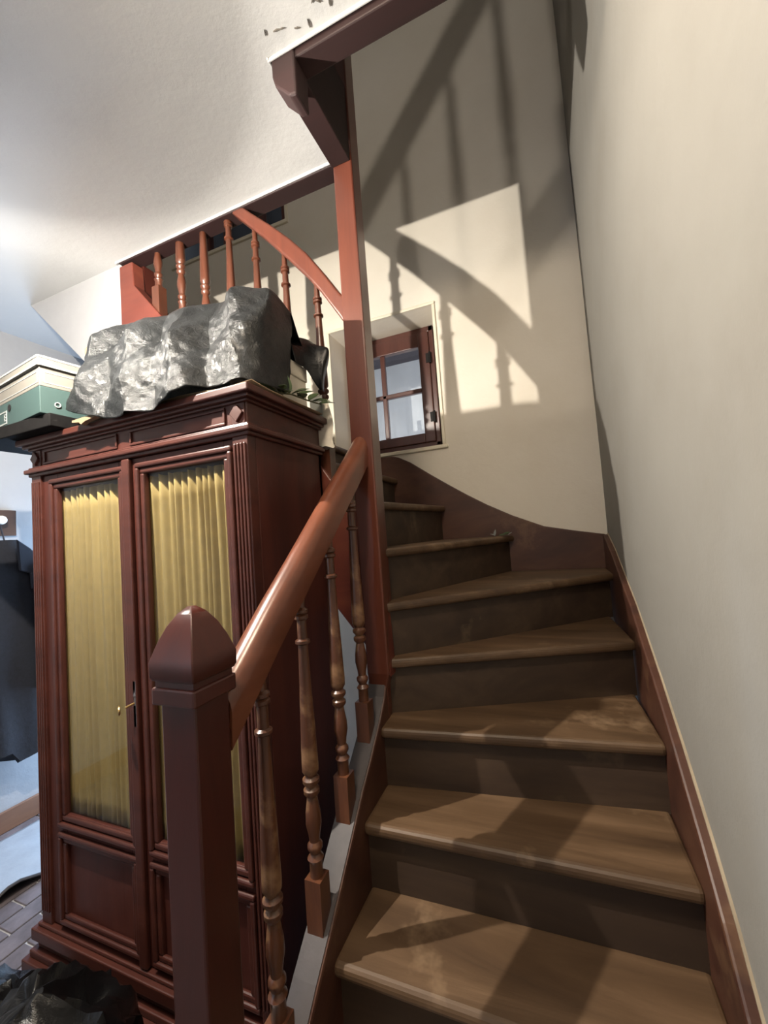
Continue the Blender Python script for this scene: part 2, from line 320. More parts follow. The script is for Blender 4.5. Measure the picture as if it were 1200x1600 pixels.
# window_1: small casement over the winders
def window_small():
    x0, x1, z0, z1 = W1; X0, X1, Z0, Z1 = -1.205, -0.583, 0.535, 1.312; yf = 2.49
    w_ = thing('window_1', 'small four-paned brown casement window over the winding steps', 'window', (x0, YB, z0)); struct(w_)
    rev = MB().grid([[(x0,YB-0.001,z0),(X0,yf+0.03,Z0)], [(x0,YB-0.001,z1),(X0,yf+0.03,Z1)], [(x1,YB-0.001,z1),(X1,yf+0.03,Z1)], [(x1,YB-0.001,z0),(X1,yf+0.03,Z0)], [(x0,YB-0.001,z0),(X0,yf+0.03,Z0)]])
    o = rev.build('reveal', M['wall'], w_, solid=0.02); o.modifiers['thickness'].offset = 1
    tr = MB(); t = 0.018
    tr.box(x0-t, x1+t, YB-0.012, YB+0.004, z1, z1+t); tr.box(x0-t, x0, YB-0.012, YB+0.004, z0, z1); tr.box(x1, x1+t, YB-0.012, YB+0.004, z0, z1)
    tr.build('reveal_bead', M['cream'], w_, bevel=0.004)
    MB().box(x0-t, x1+t+0.012, YB-0.018, YB+0.01, z0-0.022, z0).build('sill', M['cream'], w_, bevel=0.005)
    fr = MB(); fr.box(X0, X1, yf, yf+0.05, Z0, Z0+0.03); fr.box(X0, X1, yf, yf+0.05, Z1-0.035, Z1); fr.box(X0, X0+0.03, yf, yf+0.05, Z0, Z1); fr.box(X1-0.03, X1, yf, yf+0.05, Z0, Z1)
    fr.build('window_frame', M['winwood'], w_, bevel=0.004)
    ca = MB(); a0, a1, c0, c1 = X0+0.03, X1-0.03, Z0+0.03, Z1-0.035; yc = yf-0.012
    px = [(-1.135, -0.968), (-0.905, -0.682)]; pz = [(0.625, 0.885), (0.925, 1.185)]
    ca.box(a0, px[0][0], yc, yc+0.04, c0, c1); ca.box(px[1][1], a1, yc, yc+0.04, c0, c1)
    ca.box(px[0][0], px[1][1], yc, yc+0.04, c0, pz[0][0]); ca.box(px[0][0], px[1][1], yc, yc+0.04, pz[1][1], c1)
    cs = ca.build('casement', M['winwood'], w_, bevel=0.005)
    mu = MB(); mu.box(-0.952, -0.921, yc+0.004, yc+0.036, pz[0][0], pz[1][1]); mu.box(px[0][0], px[1][1], yc+0.004, yc+0.036, 0.89, 0.92)
    mu.build('glazing_bar', M['winwood'], w_, bevel=0.006)
    for a in px:
        for c in pz: MB().box(a[0]-0.02, a[1]+0.02, yc+0.018, yc+0.022, c[0]-0.01, c[1]+0.01).build('pane', M['winglass'], w_)
    for zc in (1.10, 0.72):
        hg = MB().lathe([(0.008, -0.035), (0.008, 0.035)], 10, (a1+0.004, yc-0.004, zc)); hg.box(a1-0.022, a1+0.004, yc-0.006, yc+0.002, zc-0.03, zc+0.03)
        hg.build('hinge', M['black'], w_)
    MB().box(-1.11, -1.085, yc-0.02, yc, 0.86, 0.98).build('handle', M['steel'], w_, bevel=0.004)
window_small()
# window_2: upstairs window of which only the foot shows below the ceiling beam
def window_up():
    x0, x1, z0, z1 = W2; w_ = thing('window_2', 'upper window with dark frame, its foot just below the ceiling beam', 'window', (x0, YB, z0)); struct(w_)
    MB().box(x0-0.02, x1+0.02, YB-0.016, YB+0.006, z0-0.025, z0).build('sill', M['cream'], w_, bevel=0.004)
    MB().box(x1, x1+0.02, YB-0.012, YB+0.004, z0, z1).build('reveal_bead', M['cream'], w_, bevel=0.003)
    f = MB(); f.box(x0, x1, YB+0.02, YB+0.07, z0, z0+0.035); f.box(x0, x1, YB+0.02, YB+0.07, z1-0.05, z1)
    for a in (x0, x0+0.30, x0+0.48, x0+0.80, x1-0.045): f.box(a, a+0.045, YB+0.02, YB+0.07, z0, z1)
    f.build('window_frame', M['winwood'], w_, bevel=0.004)
    for a, b in ((x0+0.04, x0+0.30), (x0+0.34, x0+0.48), (x0+0.52, x0+0.80), (x0+0.84, x1-0.04)): MB().box(a, b, YB+0.04, YB+0.044, z0+0.03, z1-0.04).build('pane', M['winglass'], w_)
window_up()
struct(MB().box(-2.9, -1.1, 2.52, 2.56, 1.75, 3.7).build('trim_7', M['backing']), 'dark slate-blue shutter board added outside to darken the upper window', 'backing')  # board added behind the upper window so its panes look dark
def window_hall():
    x0, x1, z0, z1 = W3; w_ = thing('window_3', 'hall window behind the viewer letting in daylight', 'window', (x0, YF-0.04, z0)); struct(w_)
    f = MB(); f.box(x0, x1, YF-0.07, YF-0.02, z0, z0+0.05); f.box(x0, x1, YF-0.07, YF-0.02, z1-0.05, z1)
    for a in (x0, (x0+x1)/2-0.03, x1-0.05): f.box(a, a+0.055, YF-0.07, YF-0.02, z0, z1)
    f.build('window_frame', M['cream'], w_, bevel=0.004)
    for a, b in ((x0+0.05, (x0+x1)/2-0.03), ((x0+x1)/2+0.025, x1-0.05)): MB().box(a, b, YF-0.05, YF-0.046, z0+0.05, z1-0.05).build('pane', M['winglass'], w_)
window_hall()
def back_door():
    x0, x1, z0, z1 = D1; d = thing('door_1', 'glazed back door under the upper flight behind the wardrobe', 'door', (x0, YB, z0)); struct(d)
    f = MB(); f.box(x0, x0+0.05, YB+0.005, YB+0.055, z0, z1); f.box(x1-0.05, x1, YB+0.005, YB+0.055, z0, z1); f.box(x0, x1, YB+0.005, YB+0.055, z1-0.05, z1)
    f.build('door_frame', M['winwood'], d, bevel=0.004)
    l = MB(); l.box(x0+0.05, x0+0.13, YB+0.015, YB+0.05, z0+0.01, z1-0.05); l.box(x1-0.13, x1-0.05, YB+0.015, YB+0.05, z0+0.01, z1-0.05); l.box(x0+0.13, x1-0.13, YB+0.015, YB+0.05, z0+0.01, z0+0.25); l.box(x0+0.13, x1-0.13, YB+0.015, YB+0.05, z1-0.13, z1-0.05)
    lf = l.build('door_leaf', M['winwood'], d, bevel=0.004)
    MB().box(x0+0.125, x1-0.125, YB+0.03, YB+0.034, z0+0.245, z1-0.125).build('pane', M['winglass'], d)
    MB().tube([(x1-0.09, YB+0.015, -0.45), (x1-0.09, YB-0.03, -0.45), (x1-0.18, YB-0.03, -0.45)], 0.009, 8).build('handle', M['steel'], d, smooth=True)
back_door()
# what the small window looks out on
ow = struct(MB().box(-3.2, 0.8, 3.5, 3.6, FLOOR, 1.75).build('wall_outside', M['outside']), 'pale wall of a neighbouring house outside the small window', 'wall')
struct(MB().box(-3.2, 0.8, 2.62, 3.5, 1.56, 1.62).build('trim_6', M['eave']), 'dark eave board added outside to darken upper panes of the small window', 'eave')  # eave added to darken the upper panes

# ================================================================== STAIRCASE
ST = thing('staircase', 'worn brown wooden winder staircase with turned balusters and reddish handrails', 'staircase', (-0.55, 0.45, FLOOR))
def ttop(k): return -0.05+(k-6)*0.19 if k >= 0 else -1.37
NOS = {-1: ((-0.57, 0.45), (0.24, 0.45)), 0: ((-0.57, 0.662), (0.24, 0.668)), 1: ((-0.57, 0.871), (0.24, 0.878)), 2: ((-0.565, 1.067), (0.24, 1.084)),
       3: ((-0.565, 1.226), (0.24, 1.318)), 4: ((-0.56, 1.318), (0.24, 1.648)), 5: ((-0.555, 1.330), (0.24, 2.045)), 6: ((-0.562, 1.355), (-0.18, 2.28)),
       7: ((-0.655, 1.395), (-0.54, 2.28)), 8: ((-0.835, 1.362), (-0.815, 2.28)), 9: ((-1.05, 1.362), (-1.07, 2.28))}
for k in range(10, 16): NOS[k] = ((-1.05-0.208*(k-9), 1.362), (-1.07-0.208*(k-9), 2.28))
def shift(line, d):
    a, b = Vector(line[0]), Vector(line[1]); t = (b-a).normalized(); n = Vector((-t.y, t.x)); return (tuple(a+n*d), tuple(b+n*d))
TH = 0.034
for k in range(-1, 15):
    a, b = NOS[k]; c, d = shift(NOS[k+1], 0.042); poly = [a, b]
    if k == 5: poly.append((0.24, 2.28))
    if k >= 6:
        d = (d[0], 2.28); c = (c[0], max(c[1], 1.362))
    poly += [d, c]
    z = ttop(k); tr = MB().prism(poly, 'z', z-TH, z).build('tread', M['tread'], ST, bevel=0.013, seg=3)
for k in range(-1, 16):
    a, b = shift(NOS[k], 0.026); c, d = shift(NOS[k], 0.042)
    zb = ttop(k-1)-0.005 if k > -1 else FLOOR
    zt = ttop(k)-TH if k < 15 else UP-0.004
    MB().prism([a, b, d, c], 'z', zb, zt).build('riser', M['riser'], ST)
# string along the right wall
rs = [(2.285, -0.075), (2.06, -0.145), (1.846, -0.242), (1.681, -0.315), (1.407, -0.478), (1.243, -0.585), (1.079, -0.705), (0.985, -0.785), (0.907, -0.872), (0.70, -1.075), (0.42, -1.33), (0.40, -1.49)]
sr = MB().strip(rs, [(y, max(z-0.36, FLOOR)) for y, z in rs], 'x', 0.236, XR+0.004).build('wall_string', M['wallstr'], ST, bevel=0.006)
MB().strip([(y, z+0.006) for y, z in rs[:-1]], [(y, z-0.001) for y, z in rs[:-1]], 'x', 0.2575, XR+0.002).build('painted_edge', M['edgepaint'], ST)
# string along the back wall
bs = [(0.25, -0.075), (0.119, -0.049), (-0.029, -0.015), (-0.183, 0.055), (-0.311, 0.126), (-0.411, 0.189), (-0.514, 0.259), (-0.621, 0.335), (-0.732, 0.417), (-0.801, 0.455), (-0.84, 0.466), (-1.0, 0.472), (-1.2, 0.472)]
bl = [(x, z-0.36 if i < 9 else z-0.4) for i, (x, z) in enumerate(bs)]
MB().strip(bs, bl, 'y', 2.275, YB+0.004).build('wall_string', M['wallstr'], ST, bevel=0.006)
# inner (open side) string of the lower flight, brown with grey painted top
it = [(0.50, -1.27), (0.70, -1.085), (0.803, -0.985), (0.883, -0.915), (1.00, -0.805), (1.08, -0.728), (1.14, -0.680), (1.23, -0.600), (1.28, -0.545), (1.315, -0.480)]
MB().strip(it, [(y, max(z-0.30, FLOOR)) for y, z in it], 'x', -0.628, -0.562).build('outer_string', M['wallstr'], ST, bevel=0.007)
MB().strip([(y, z+0.003) for y, z in it], [(y, z-0.004) for y, z in it], 'x', -0.6285, -0.568).build('string_top', M['greypaint'], ST)
# outer string of the upper flight
ot = [(-0.56, -0.02), (-0.757, 0.262), (-0.95, 0.462), (-1.542, 1.063), (-1.706, 1.255), (-1.712, 1.372), (-1.80, 1.372)]
ob = [(-0.545, -0.485), (-0.735, -0.250), (-0.95, -0.055), (-1.542, 0.480), (-1.706, 0.628), (-1.712, 0.634), (-1.80, 0.712)]
MB().strip(ot, ob, 'y', 1.302, 1.362).build('outer_string', M['sbrd'], ST, bevel=0.005)
MB().box(-1.80, -1.712, 1.362, 1.43, 0.72, 1.39).build('landing_post', M['newel'], ST, bevel=0.004)
# turning post
po = MB(); rings = []
for z, x0, x1, y0, y1 in ((-0.80, -0.628, -0.562, 1.302, 1.40), (-0.52, -0.628, -0.560, 1.300, 1.40), (-0.47, -0.628, -0.546, 1.292, 1.40), (0.0, -0.632, -0.548, 1.296, 1.40), (0.75, -0.631, -0.549, 1.298, 1.40), (1.30, -0.629, -0.551, 1.30, 1.402), (2.1, -0.628, -0.551, 1.30, 1.402)):
    rings.append([(x0, y0, z), (x1, y0, z), (x1-0.012, y1, z), (x0, y1, z)])
po.loft(rings).build('turning_post', M['red'], ST, bevel=0.006)
# newel at the foot
NX, NY = -0.609, 0.553
nw = MB().box(NX-0.039, NX+0.039, NY-0.039, NY+0.039, FLOOR, -0.25).build('newel_post', M['newel'], ST, bevel=0.004)
sub('collar', MB().box(NX-0.049, NX+0.049, NY-0.049, NY+0.049, -0.262, -0.232), M['newel'], nw, bevel=0.004)
sub('neck', MB().box(NX-0.044, NX+0.044, NY-0.044, NY+0.044, -0.234, -0.220), M['newel'], nw)
cap = MB(); rings = []
for s_, z in ((0.047, -0.222), (0.0505, -0.215), (0.0510, -0.192), (0.0490, -0.184), (0.0405, -0.158), (0.030, -0.133), (0.018, -0.114), (0.005, -0.102)):
    rings.append([(NX-s_, NY-s_, z), (NX+s_, NY-s_, z), (NX+s_, NY+s_, z), (NX-s_, NY+s_, z)])
sub('cap', cap.loft(rings), M['newel'], nw, smooth=True, sharp=55, bevel=0.002, angle=60)
# lower handrail
def rail_sec(y, z, x=-0.600):
    pts = []
    for dx, dz in ((-0.029, -0.040), (-0.032, 0.024), (-0.029, 0.042), (-0.019, 0.058), (-0.007, 0.065), (0.007, 0.065), (0.019, 0.058), (0.029, 0.042), (0.032, 0.024), (0.029, -0.040), (0.020, -0.047), (-0.020, -0.047)):
        pts.append((x+dx, y, z+dz))
    return pts
RL = [(0.595, -0.330), (0.66, -0.272), (0.75, -0.190), (0.85, -0.105), (0.95, -0.018), (1.07, 0.088), (1.20, 0.200), (1.302, 0.292)]
MB().loft([rail_sec(y, z) for y, z in RL]).build('handrail', M['rail'], ST, smooth=True)
def rail_low(y):
    for (a, b), (c, d) in zip(RL, RL[1:]):
        if a <= y <= c: return b+(d-b)*(y-a)/(c-a)-0.045
# upper handrail, swept up from the post
UB = [(-0.600, 0.730), (-0.640, 0.800), (-0.717, 0.925), (-0.780, 1.010), (-0.848, 1.093), (-0.960, 1.225), (-1.099, 1.372), (-1.30, 1.565), (-1.60, 1.85)]
UT = [(-0.600, 0.850), (-0.645, 0.908), (-0.710, 1.010), (-0.770, 1.098), (-0.842, 1.182), (-0.920, 1.262), (-1.017, 1.353), (-1.23, 1.565), (-1.54, 1.86)]
MB().strip(UT, UB, 'y', 1.302, 1.362).build('handrail', M['red'], ST, bevel=0.010, seg=3)
# balusters (local profile of unit total length 0.80: square block then turnings)
def baluster(length, block):
    b = MB(); hb = 0.0215
    b.box(-hb, hb, -hb, hb, -0.012, block)
    L = length-block
    pr = [(0.016, 0), (0.016, 0.05), (0.020, 0.06), (0.012, 0.075), (0.0185, 0.092), (0.0185, 0.104), (0.0125, 0.115), (0.0145, 0.14), (0.0195, 0.175), (0.0185, 0.21), (0.0125, 0.262), (0.0195, 0.275), (0.0195, 0.288), (0.0125, 0.297),
          (0.021, 0.312), (0.021, 0.323), (0.0135, 0.333), (0.0205, 0.350), (0.0208, 0.37), (0.0185, 0.50), (0.0150, 0.64), (0.0125, 0.765), (0.0125, 0.782), (0.0188, 0.788), (0.0188, 0.797), (0.0125, 0.803), (0.0118, 0.868), (0.0175, 0.874), (0.0175, 0.884), (0.0125, 0.889), (0.0175, 0.894), (0.0175, 0.904), (0.0110, 0.912), (0.0100, 1.0)]
    b.lathe([(r, block+t*L) for r, t in pr], 16); return b
def string_top(y):
    for (a, b), (c, d) in zip(it, it[1:]):
        if a <= y <= c: return b+(d-b)*(y-a)/(c-a)
for y in (0.715, 0.879, 1.040, 1.198):
    z0 = string_top(y)-0.006; z1 = rail_low(y)+0.02
    o = baluster(z1-z0, 0.112).build('baluster', M['bal'], ST, local=True, smooth=True, bevel=0.0)
    o.location = Vector((-0.600, y, z0+H))-root_loc(ST)
def ustring(x):
    for (a, b), (c, d) in zip(ot, ot[1:]):
        if c <= x <= a: return b+(d-b)*(x-a)/(c-a)
def ulow(x):
    for (a, b), (c, d) in zip(UB, UB[1:]):
        if c <= x <= a: return b+(d-b)*(x-a)/(c-a)
for x in (-0.750, -0.888, -1.025, -1.161, -1.303, -1.441, -1.582):
    z0 = ustring(x)-0.02; z1 = ulow(x)+0.015
    o = baluster(z1-z0, 0.13).build('baluster', M['balup'], ST, local=True, smooth=True)
    o.location = Vector((x, 1.335, z0+H))-root_loc(ST)

# balustrade of the flight above, standing on the crossing beam: its slanting shadow falls on the back wall
AB = thing('attic_balustrade', 'dark wooden balustrade of the next flight up, above the crossing beam', 'balustrade', (-0.6, 1.03, UP))
def az(x): return 2.457+(x+0.61)*1.225
MB().strip([(x, az(x)+0.07) for x in (-0.72, 0.22)], [(x, az(x)-0.07) for x in (-0.72, 0.22)], 'y', 1.0, 1.06).build('handrail', M['newel'], AB, bevel=0.006)
MB().strip([(-0.62, 1.72), (0.24, 2.72)], [(-0.62, 1.60), (0.24, 2.55)], 'y', 1.015, 1.05).build('outer_string', M['newel'], AB)
for x in (-0.561, -0.415, -0.275, -0.13, 0.01, 0.15):
    zb = 1.72+(x+0.62)*1.163; o = baluster(az(x)-0.06-zb, 0.13).build('baluster', M['balup'], AB, local=True, smooth=True); o.location = Vector((x, 1.03, zb+H))-root_loc(AB)

# ================================================================== WARDROBE
WX0, WX1, WY0, WY1, WT = -1.752, -0.755, 0.903, 1.290, 0.44
WD = thing('wardrobe', 'tall mahogany wardrobe with two glazed doors lined by yellow curtains', 'wardrobe', (-1.25, 1.1, FLOOR))
bd = MB(); bd.box(WX0, WX0+0.025, WY0+0.02, WY1, -1.27, 0.33); bd.box(WX1-0.025, WX1, WY0+0.031, WY1, -1.27, 0.33); bd.box(WX0, WX1, WY1-0.015, WY1, -1.27, 0.33); bd.box(WX0, WX1, WY0+0.03, WY1, -1.29, -1.25)
bd.build('body', M['wardrobe'], WD, bevel=0.002)
co = MB(); co.box(WX0, WX1, WY0, WY1, 0.325, 0.41)
for o_, a, b in ((0.020, 0.316, 0.332), (0.010, 0.305, 0.318), (0.010, 0.332, 0.340), (0.010, 0.400, 0.410), (0.022, 0.408, 0.420), (0.036, 0.418, WT)):
    co.box(WX0-o_, WX1+o_, WY0-o_, WY1+0.004, a, b)
cn = co.build('cornice', M['wardmould'], WD, bevel=0.004)
# frieze panels and corner blocks
for a, b in ((WX0+0.075, -1.285), (-1.225, WX1-0.075)):
    f = MB(); y = WY0-0.006
    f.box(a, b, y, WY0, 0.388, 0.396); f.box(a, b, y, WY0, 0.344, 0.352); f.box(a, a+0.008, y, WY0, 0.352, 0.388); f.box(b-0.008, b, y, WY0, 0.352, 0.388)
    sub('frieze_panel', f, M['wardmould'], cn, bevel=0.002)
for a in (WX0+0.005, WX1-0.055):
    f = MB(); f.prism([(a+0.025, 0.396), (a+0.048, 0.370), (a+0.025, 0.344), (a+0.002, 0.370)], 'y', WY0-0.012, WY0); f.box(a, a+0.05, WY0-0.004, WY0, 0.340, 0.400)
    sub('corner_block', f, M['wardmould'], cn, bevel=0.003)
for a in (WX0, WX1-0.053):
    p_ = MB(); p_.box(a, a+0.053, WY0-0.004, WY0+0.03, -1.25, 0.306)
    pl = p_.build('pilaster', M['wardmould'], WD, bevel=0.002)
    fl_ = MB()
    for i in range(4): c = a+0.009+i*0.0117; fl_.box(c-0.0033, c+0.0033, WY0-0.009, WY0-0.003, -1.21, 0.285)
    sub('reeding', fl_, M['wardmould'], pl, bevel=0.002)
pb = MB(); pb.box(WX0+0.02, WX1-0.02, WY0+0.02, WY1, FLOOR, -1.29)
for o_, a, b in ((0.012, -1.262, -1.250), (0.026, -1.300, -1.262), (0.012, -1.330, -1.300), (0.030, -1.352, -1.330), (0.046, -1.40, -1.352), (0.040, FLOOR, -1.40)):
    pb.box(WX0-o_, WX1+o_, WY0-o_, WY1, a, b)
pb.build('plinth', M['wardmould'], WD, bevel=0.004)
def frame_ring(mb, x0, x1, z0, z1, w_, y0, y1):
    mb.box(x0, x1, y0, y1, z0, z0+w_); mb.box(x0, x1, y0, y1, z1-w_, z1); mb.box(x0, x0+w_, y0, y1, z0+w_, z1-w_); mb.box(x1-w_, x1, y0, y1, z0+w_, z1-w_)
def door(x0, x1, g0, g1, keyed):
    zt, zb, gt, gb = 0.303, -1.245, 0.250, -0.872; y0 = WY0+0.004; y1 = WY0+0.017
    d = MB(); d.box(x0, g0, y0, y1, zb, zt); d.box(g1, x1, y0, y1, zb, zt); d.box(g0, g1, y0, y1, gt, zt); d.box(g0, g1, y0, y1, -0.955, gb); d.box(g0, g1, y0, y1, zb, -1.20)
    dr = d.build('door', M['wardrobe'], WD, bevel=0.002)
    mo = MB(); frame_ring(mo, g0-0.034, g1+0.034, gb-0.040, gt+0.034, 0.016, y0-0.014, y0); frame_ring(mo, g0-0.018, g1+0.018, gb-0.020, gt+0.018, 0.018, y0-0.007, y0+0.006)
    sub('glazing_moulding', mo, M['wardmould'], dr, bevel=0.005)
    m2 = MB(); frame_ring(m2, g0-0.034, g1+0.034, -1.228, -0.930, 0.016, y0-0.014, y0); frame_ring(m2, g0-0.018, g1+0.018, -1.212, -0.946, 0.018, y0-0.007, y0+0.006)
    sub('panel_moulding', m2, M['wardmould'], dr, bevel=0.005)
    sub('lower_panel', MB().box(g0-0.01, g1+0.01, y0+0.008, y1, -1.205, -0.95), M['wardrobe'], dr)
    sub('glass_pane', MB().box(g0-0.004, g1+0.004, y0+0.007, y0+0.009, gb-0.004, gt+0.004), M['glass'], dr)
    rows = []; n = 150; seed = x0*7
    for j in range(16):
        t = j/15; z = gt-0.005-t*(gt-gb+0.015); row = []
        for i in range(n+1):
            u = i/n; x = g0-0.040+u*(g1-g0+0.060)
            tight = math.exp(-t*7)
            f = 0.0105*math.sin(2*math.pi*(13+2*noise.noise(Vector((u*5, seed, 0))))*u+3*noise.noise(Vector((u*6, seed, t*0.6))))*(0.55+0.45*tight+0.30*noise.noise(Vector((u*9, seed, 2))))
            f += 0.006*noise.noise(Vector((u*16, t*1.2, seed)))
            row.append((x, y0+0.026+f, z-0.006*abs(math.sin(u*30))*(1-t)))
        rows.append(row)
    sub('curtain', MB().grid(rows), M['curtain'], dr, smooth=True, solid=0.0015)
    if keyed:
        e = MB(); e.lathe([(0.004, -0.45), (0.007, -0.44), (0.0045, -0.43), (0.006, -0.47), (0.0035, -0.405)], 10, (x0+0.012, y0-0.012, 0)); e.box(x0+0.006, x0+0.018, y0-0.016, y0, -0.535, -0.395)
        sub('escutcheon', e, M['steel'], dr, bevel=0.003)
        k = MB(); k.tube([(x0+0.012, y0-0.012, -0.462), (x0+0.005, y0-0.042, -0.467)], 0.0035, 8)
        c = Vector((x0-0.001, y0-0.056, -0.469)); k.tube([c+Vector((0.011*math.cos(a*math.pi/7), 0.008*math.cos(a*math.pi/7)*-1, 0.012*math.sin(a*math.pi/7))) for a in range(15)], 0.0032, 6)
        sub('key', k, M['brass'], dr, smooth=True)
    return dr
door(-1.699, -1.252, -1.612, -1.292, False); door(-1.248, -0.810, -1.170, -0.846, True)
MB().box(-1.262, -1.226, WY0-0.012, WY0+0.006, -1.245, 0.303).build('closing_strip', M['wardmould'], WD, bevel=0.006, seg=3)
tp = MB().box(WX0, WX1, WY0, WY1, 0.43, 0.4405).build('top_board', M['wardrobe'], WD)

# ------------------------------------------------------------------ things on the wardrobe
ks = MB(); rows = []
for i in range(13):
    u = i/12; rows.append([(-1.48+0.76*u+0.01*v, 0.885+0.005*math.sin(u*9)+v*0.36, 0.4445+0.006*max(0, noise.noise(Vector((u*6, v*3, 1))))+(0.012 if v == 0 else 0)*abs(math.sin(u*7))) for v in (0, 0.2, 0.45, 0.7, 1.0)])
tag(ks.grid(rows).build('cardboard_sheet', M['kraft'], solid=0.003, smooth=True), 'flattened brown cardboard lying on top of the wardrobe', 'cardboard')
wbx = thing('cardboard_box', 'pale cardboard box showing under the right end of the grey plastic', 'box', (-0.92, 1.16, 0.457))
MB().box(-0.99, -0.772, 1.105, 1.250, 0.457, 0.570).build('box_body', M['whitecard'], wbx, bevel=0.003)
MB().box(-0.994, -0.768, 1.101, 1.254, 0.570, 0.622).build('lid', M['whitecard'], wbx, bevel=0.003)

# draped grey plastic
cols = [  # back-bottom, back-top, ridge, front-shoulder, front-middle, front-bottom
 [(-1.475,1.20,0.47),(-1.475,1.12,0.62),(-1.474,1.00,0.750),(-1.462,0.93,0.670),(-1.470,0.880,0.580),(-1.476,0.862,0.500)],
 [(-1.45,1.22,0.47),(-1.455,1.14,0.68),(-1.458,1.005,0.822),(-1.435,0.925,0.720),(-1.418,0.868,0.580),(-1.418,0.850,0.475)],
 [(-1.38,1.24,0.47),(-1.385,1.16,0.71),(-1.388,1.030,0.846),(-1.350,0.935,0.735),(-1.310,0.865,0.575),(-1.280,0.843,0.436)],
 [(-1.28,1.25,0.47),(-1.282,1.17,0.72),(-1.283,1.048,0.847),(-1.250,0.940,0.740),(-1.205,0.868,0.580),(-1.165,0.843,0.424)],
 [(-1.15,1.25,0.47),(-1.155,1.18,0.73),(-1.160,1.060,0.846),(-1.120,0.950,0.730),(-1.065,0.875,0.570),(-1.010,0.845,0.424)],
 [(-1.05,1.26,0.47),(-1.050,1.19,0.73),(-1.050,1.072,0.846),(-1.010,0.965,0.730),(-0.965,0.890,0.590),(-0.925,0.850,0.458)],
 [(-0.97,1.26,0.47),(-0.965,1.20,0.74),(-0.960,1.076,0.844),(-0.930,0.990,0.730),(-0.890,0.925,0.600),(-0.855,0.880,0.470)],
 [(-0.89,1.27,0.49),(-0.885,1.21,0.74),(-0.878,1.078,0.838),(-0.845,0.985,0.760),(-0.805,0.935,0.600),(-0.775,0.905,0.462)],
 [(-0.83,1.27,0.56),(-0.82,1.22,0.73),(-0.805,1.075,0.826),(-0.765,0.980,0.752),(-0.752,0.952,0.600),(-0.738,0.945,0.458)],
 [(-0.785,1.265,0.66),(-0.775,1.22,0.72),(-0.762,1.080,0.812),(-0.738,1.010,0.748),(-0.735,1.000,0.590),(-0.722,1.030,0.462)],
 [(-0.757,1.26,0.665),(-0.753,1.20,0.700),(-0.738,1.125,0.765),(-0.738,1.115,0.670),(-0.738,1.10,0.565),(-0.730,1.080,0.472)]]
def cr(p0, p1, p2, p3, t): return tuple(0.5*((2*b)+(-a+c)*t+(2*a-5*b+4*c-d)*t*t+(-a+3*b-3*c+d)*t**3) for a, b, c, d in zip(p0, p1, p2, p3))
def resample(pts, n):
    out = []
    for i in range(n+1):
        t = i/n*(len(pts)-1); k = min(int(t), len(pts)-2); f = t-k
        out.append(cr(pts[max(k-1, 0)], pts[k], pts[k+1], pts[min(k+2, len(pts)-1)], f))
    return out
A = [resample(c, 70) for c in cols]; G = list(zip(*[resample([A[i][j] for i in range(len(A))], 150) for j in range(71)]))
rows = []
def crease(x, z):
    """flat facets meeting in sharp folds, as in stiff film"""
    d = 0.0
    for ax, az_, fr, amp, ph in ((0.97, 0.22, 5.0, 0.036, 0.2), (0.66, -0.75, 5.5, 0.024, 0.45), (0.85, 0.52, 9.0, 0.008, 0.8), (0.5, 0.86, 27.0, 0.003, 0.6)):
        q = (ax*x+az_*z)*fr+ph+0.35*noise.noise(Vector((x*2, z*2, fr))); f = q-math.floor(q); d += amp*(abs(f-0.5)*2-0.5)
    return d
for i, col in enumerate(G):
    row = []
    for j, (x, y, z) in enumerate(col):
        t = j/70; fr = min(1, max(0, (t-0.36)/0.15)); d = crease(x, z)*(0.25+0.75*fr)+0.004*noise.noise(Vector((x*25, z*22, y*9)))*fr
        nx, ny, nz = (0.10*fr, -0.9*fr, 0.25*fr+0.25*(1-fr))
        row.append((x+nx*d, y+ny*d, z+nz*d))
    rows.append(row)
tag(MB().grid(rows).build('plastic_sheet', M['sheet'], smooth=True, sharp=9, solid=0.0012), 'crumpled grey plastic sheet draped over boxes on the wardrobe', 'plastic sheet')
# black plastic at the right rear
rows = []
bc = [[(-0.800,1.215,0.735),(-0.78,1.18,0.70),(-0.765,1.165,0.66),(-0.760,1.17,0.615)], [(-0.765,1.255,0.735),(-0.755,1.225,0.70),(-0.748,1.215,0.66),(-0.745,1.22,0.60)],
      [(-0.735,1.285,0.715),(-0.722,1.255,0.695),(-0.715,1.245,0.62),(-0.727,1.255,0.545)], [(-0.690,1.285,0.690),(-0.680,1.262,0.672),(-0.700,1.255,0.60),(-0.714,1.262,0.535)], [(-0.705,1.30,0.655),(-0.700,1.295,0.64),(-0.715,1.29,0.59),(-0.722,1.29,0.54)]]
A = [resample(c, 16) for c in bc]; G = list(zip(*[resample([A[i][j] for i in range(len(A))], 24) for j in range(17)]))
rows = [[(x, y+0.006*noise.noise(Vector((x*30, z*20, 3))), z) for x, y, z in col] for col in G]
tag(MB().grid(rows).build('black_bag', M['blackfilm'], smooth=True, solid=0.0015), 'black plastic flap hanging at the right end of the grey sheet', 'plastic bag')

